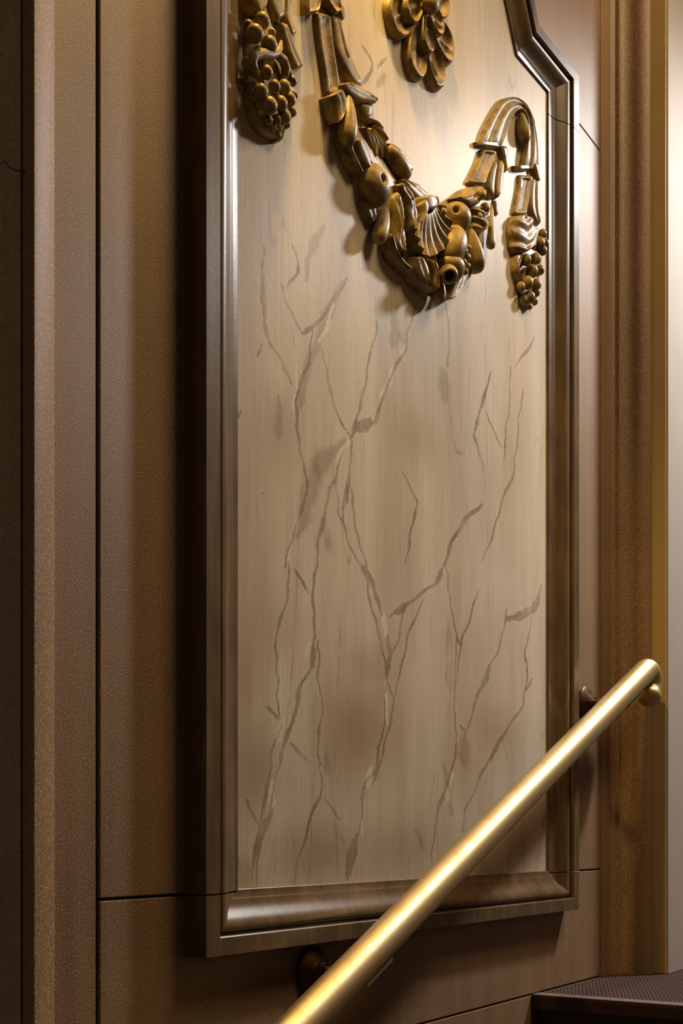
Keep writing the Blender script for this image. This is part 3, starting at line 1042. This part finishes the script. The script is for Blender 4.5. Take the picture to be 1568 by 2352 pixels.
# lower left leaves and bud at the bottom
relief('leaf', seq(c3, .026, (690, 1110), (700, 1230), (760, 1330), (860, 1410)), seq(c3, .040, (800, 1110), (850, 1190), (865, 1290), (850, 1350)), gar, leafprof(.012), 14, 26)
relief('leaf', seq(c3, .040, (800, 1120), (850, 1220), (865, 1330), (880, 1400)), seq(c3, .046, (920, 1150), (945, 1240), (945, 1330), (940, 1360)), gar, leafprof(.010), 14, 24)
turned('bud', at(*c3(945, 1330, .030)), at(*c3(950, 1462, .040)), 19 * mpp(1005, .03), gar, 'pod', flute=5, famp=.08)
# carved ground that ties the fruit together
relief('carved_ground',
       seq(c3, .012, (75, -60), (120, 150), (190, 330), (300, 600), (420, 900), (540, 1120), (720, 1300), (880, 1420), (1010, 1420), (1100, 1340), (1190, 1200)),
       seq(c3, .014, (200, -60), (330, 80), (450, 230), (600, 420), (720, 560), (820, 620), (920, 660), (1010, 660), (1100, 640), (1260, 640), (1300, 880)),
       gar, dome(.010), 14, 50)

# --- left drop
dropL = relief('fruit_drop', seq(c1, .010, (225, -40), (215, 300), (210, 700), (255, 1000), (265, 1180), (310, 1390), (400, 1580), (600, 1690)),
               seq(c1, .010, (470, -40), (560, 300), (660, 600), (800, 900), (850, 1100), (830, 1330), (770, 1500), (655, 1670)), gar, dome(.008), 14, 40)
relief('ribbon_fold', seq(c1, .026, (495, -120), (515, 0), (560, 120), (620, 245)), seq(c1, .018, (730, -120), (720, 0), (710, 110), (690, 215)), gar, dome(.003), 10, 18)
relief('ribbon_fold', seq(c1, .020, (715, -120), (715, 60), (720, 240), (785, 430)), seq(c1, .012, (800, -120), (800, 120), (820, 280), (862, 395)), gar, dome(.002), 8, 18)
relief('leaf', seq(c1, .014, (600, 250), (660, 480), (720, 680), (800, 845)), seq(c1, .010, (720, 300), (790, 500), (860, 660), (925, 795)), gar, leafprof(.006), 12, 24)
relief('husk', seq(c1, .022, (215, -150), (218, -40), (225, 60), (290, 190)), seq(c1, .026, (480, -150), (480, -40), (470, 40), (410, 160)), dropL, leafprof(.012), 12, 20)
for x, y, r, h in ((425, 250, 98, .034), (340, 405, 108, .036), (510, 535, 100, .036), (260, 300, 60, .022), (545, 390, 50, .022), (250, 760, 75, .022), (255, 860, 50, .016)):
    px, py, _ = c1(x, y, 0)
    ball('berry', px, py, h, r / 5.227, dropL)
# cup-shaped leaf with a grape inside
tube('leaf_rim', [at(*c1(*p)) for p in ((430, 985, .030), (350, 880, .036), (305, 760, .040), (330, 670, .042), (420, 640, .044), (520, 665, .044), (600, 640, .042), (640, 580, .036), (655, 500, .028))],
     [.004, .005, .006, .006, .006, .006, .005, .004, .002], 'gilt', dropL, 12)
tube('leaf_rim', [at(*c1(*p)) for p in ((600, 650, .042), (680, 720, .040), (712, 820, .038), (705, 910, .034), (650, 960, .028))], [.005, .006, .006, .005, .003], 'gilt', dropL, 12)
relief('leaf_cup', seq(c1, .024, (320, 680), (310, 780), (360, 900), (450, 980)), seq(c1, .022, (640, 650), (700, 760), (710, 880), (640, 960)), dropL, lambda u, v: -.006 * math.sin(math.pi * u), 12, 18)
relief('leaf_tip', seq(c1, .010, (195, 920), (188, 980), (205, 1030)), seq(c1, .014, (290, 920), (260, 960), (225, 1020)), dropL, dome(.004), 8, 10)
relief('leaf', seq(c1, .018, (265, 990), (255, 1160), (300, 1380), (400, 1570), (590, 1680)), seq(c1, .024, (350, 960), (330, 1150), (370, 1370), (470, 1520), (600, 1640)), dropL, leafprof(.005), 10, 28)
relief('leaf', seq(c1, .026, (440, 1380), (450, 1480), (540, 1600)), seq(c1, .026, (540, 1370), (545, 1480), (580, 1600)), dropL, leafprof(.006), 9, 16)
relief('leaf', seq(c1, .020, (640, 1500), (600, 1600), (590, 1700)), seq(c1, .020, (760, 1440), (700, 1560), (650, 1700)), dropL, leafprof(.005), 9, 16)
for x, y, r, h in ((480, 870, 78, .038), (415, 1100, 86, .038), (575, 1040, 74, .040), (690, 1050, 84, .036), (515, 1270, 98, .044), (650, 1245, 84, .040), (755, 1195, 80, .030),
                   (690, 1400, 84, .034), (785, 1340, 60, .022), (790, 975, 58, .022), (740, 870, 50, .022), (600, 1440, 60, .030), (500, 1440, 55, .030), (815, 1140, 45, .016),
                   (620, 1630, 42, .020), (720, 1490, 48, .022), (400, 1260, 60, .030), (345, 1180, 45, .026)):
    px, py, _ = c1(x, y, 0)
    ball('grape', px, py, h, r / 5.227, dropL, 'grape', 1.08)

# ------------------------------------------------------------------ rosette
ros = thing('carved_rosette', 'gilded carved flower rosette above the middle of the garland', 'carving')
RX, RZ = 1.612, 1.252


def wallpt(ang, rad, h):
    return Vector((RX + rad * math.cos(ang), -h, RZ + rad * math.sin(ang)))


def petal(name, ang, r0, r1, half, h, rim, base=0.0, seg=36):
    """spoon-shaped petal: rolled rim, hollow middle parted by a fine ridge"""
    ca, sa = math.cos(ang), math.sin(ang)
    rc, a_ = (r0 + r1) / 2, (r1 - r0) / 2
    rho = [0.0, .18, .36, .52, .66, .76, .84, .91, .97, 1.0, 1.0]
    verts, faces = [], []
    for q_, p in enumerate(rho):
        for k in range(seg):
            th = 2 * math.pi * k / seg
            u = p * math.cos(th)
            w_ = p * math.sin(th) * half * (0.80 + 0.24 * math.cos(th))
            rr = rc + a_ * u
            hh_ = h + rim * math.exp(-((p - .84) / .13) ** 2) - .004 * (1 - p) \
                + .0035 * math.exp(-(w_ / .0035) ** 2) * (p < .8)
            hh_ *= 1.0 if p < .9 else (1 - ((p - .9) / .1) ** 2 * .55)
            if q_ == len(rho) - 1:
                hh_ = base
            verts.append((RX + rr * ca - w_ * sa, -max(hh_, base), RZ + rr * sa + w_ * ca))
    for i in range(len(rho) - 1):
        for k in range(seg):
            k2 = (k + 1) % seg
            faces.append((i * seg + k, i * seg + k2, (i + 1) * seg + k2, (i + 1) * seg + k))
    return mesh_obj(name, verts, faces, 'gilt', ros, True, 60)


for k in range(8):
    petal('petal', math.radians(-97 + 45 * k), .022, .114, .036, .010, .0065)
for k in range(5):
    petal('inner_petal', math.radians(-72 + 72 * k), .006, .066, .024, .017, .005, .004)
turned('boss', wallpt(0, 0, .018), wallpt(0, 0, .042), .017, ros, 'grape', 20)

# ------------------------------------------------------------------ brass handrail
rail = thing('brass_handrail', 'polished brass tube handrail rising across the panel with a turned-down end', 'handrail')
HR = 0.09
RR = 0.0230
p0 = at(700, 2342, HR)
p1 = at(1470, 1553, HR)
dirv = (p1 - p0).normalized()
pts = [p0 - dirv * 1.1]
n = 40
end = p1 + dirv * 0.035
for i in range(1, n + 1):
    pts.append(pts[0].lerp(end, i / n))
# bend over and down
pitch = math.atan2(dirv.z, dirv.x)
rb = 0.026
cen = end + Vector((math.sin(pitch), 0, -math.cos(pitch))) * rb
N = 18
sweep = math.radians(165)
for i in range(1, N + 1):
    t = sweep * i / N
    ang = pitch + math.pi / 2 - t
    pts.append(cen + Vector((math.cos(ang), 0, math.sin(ang))) * rb)
tube('rail_tube', pts, RR, 'brass', rail, 36)
dend = (pts[-1] - pts[-2]).normalized()
turned('end_knob', pts[-1] - dend * .012, pts[-1] + dend * .026, RR * 1.08, rail, 'grape', 28, 'brass')


def bracket(X, Zr):
    """rose on the wall, arm and saddle under the rail"""
    zr = p0.z + (X - p0.x) * dirv.z / dirv.x
    br = bpy.data.objects.new('bracket', None)
    COL.objects.link(br)
    br.parent = rail
    rose = [(0, 0.034), (0.004, 0.034), (0.007, 0.031), (0.010, 0.022), (0.016, 0.013), (0.024, 0.011)]
    verts, faces = [], []
    seg = 28
    for y, r in rose:
        for k in range(seg):
            th = 2 * math.pi * k / seg
            verts.append((X + r * math.cos(th), -y - 0.0006, Zr + r * math.sin(th)))
    for i in range(len(rose) - 1):
        for k in range(seg):
            k2 = (k + 1) % seg
            faces.append((i * seg + k, i * seg + k2, (i + 1) * seg + k2, (i + 1) * seg + k))
    faces.append(tuple(range(seg)))
    mesh_obj('rose', verts, faces, 'bronze', br, True, 40)
    tube('arm', [(X, -.015, Zr), (X, -.05, Zr - .004), (X, -.072, Zr - .006), (X, -.084, Zr + .0), (X, -HR, zr - RR + .002)], [.010, .0095, .0095, .010, .012], 'bronze', br, 16)
    dv_ = dirv * 0.035
    c_ = Vector((X, -HR, zr)) + Vector((math.sin(pitch), 0, -math.cos(pitch))) * (RR + .002)
    verts, faces = [], []
    for s in (-1, 1):
        for dy, dz in ((-.011, 0.003), (.011, 0.003), (.011, -.003), (-.011, -.003)):
            verts.append(c_ + dv_ * s + Vector((0, dy, dz)))
    faces = [(0, 1, 2, 3), (7, 6, 5, 4), (0, 4, 5, 1), (1, 5, 6, 2), (2, 6, 7, 3), (3, 7, 4, 0)]
    mesh_obj('saddle', verts, faces, 'brass', br, False)
    return br


bracket(1.335, -0.176)
bracket(2.312, 0.268)
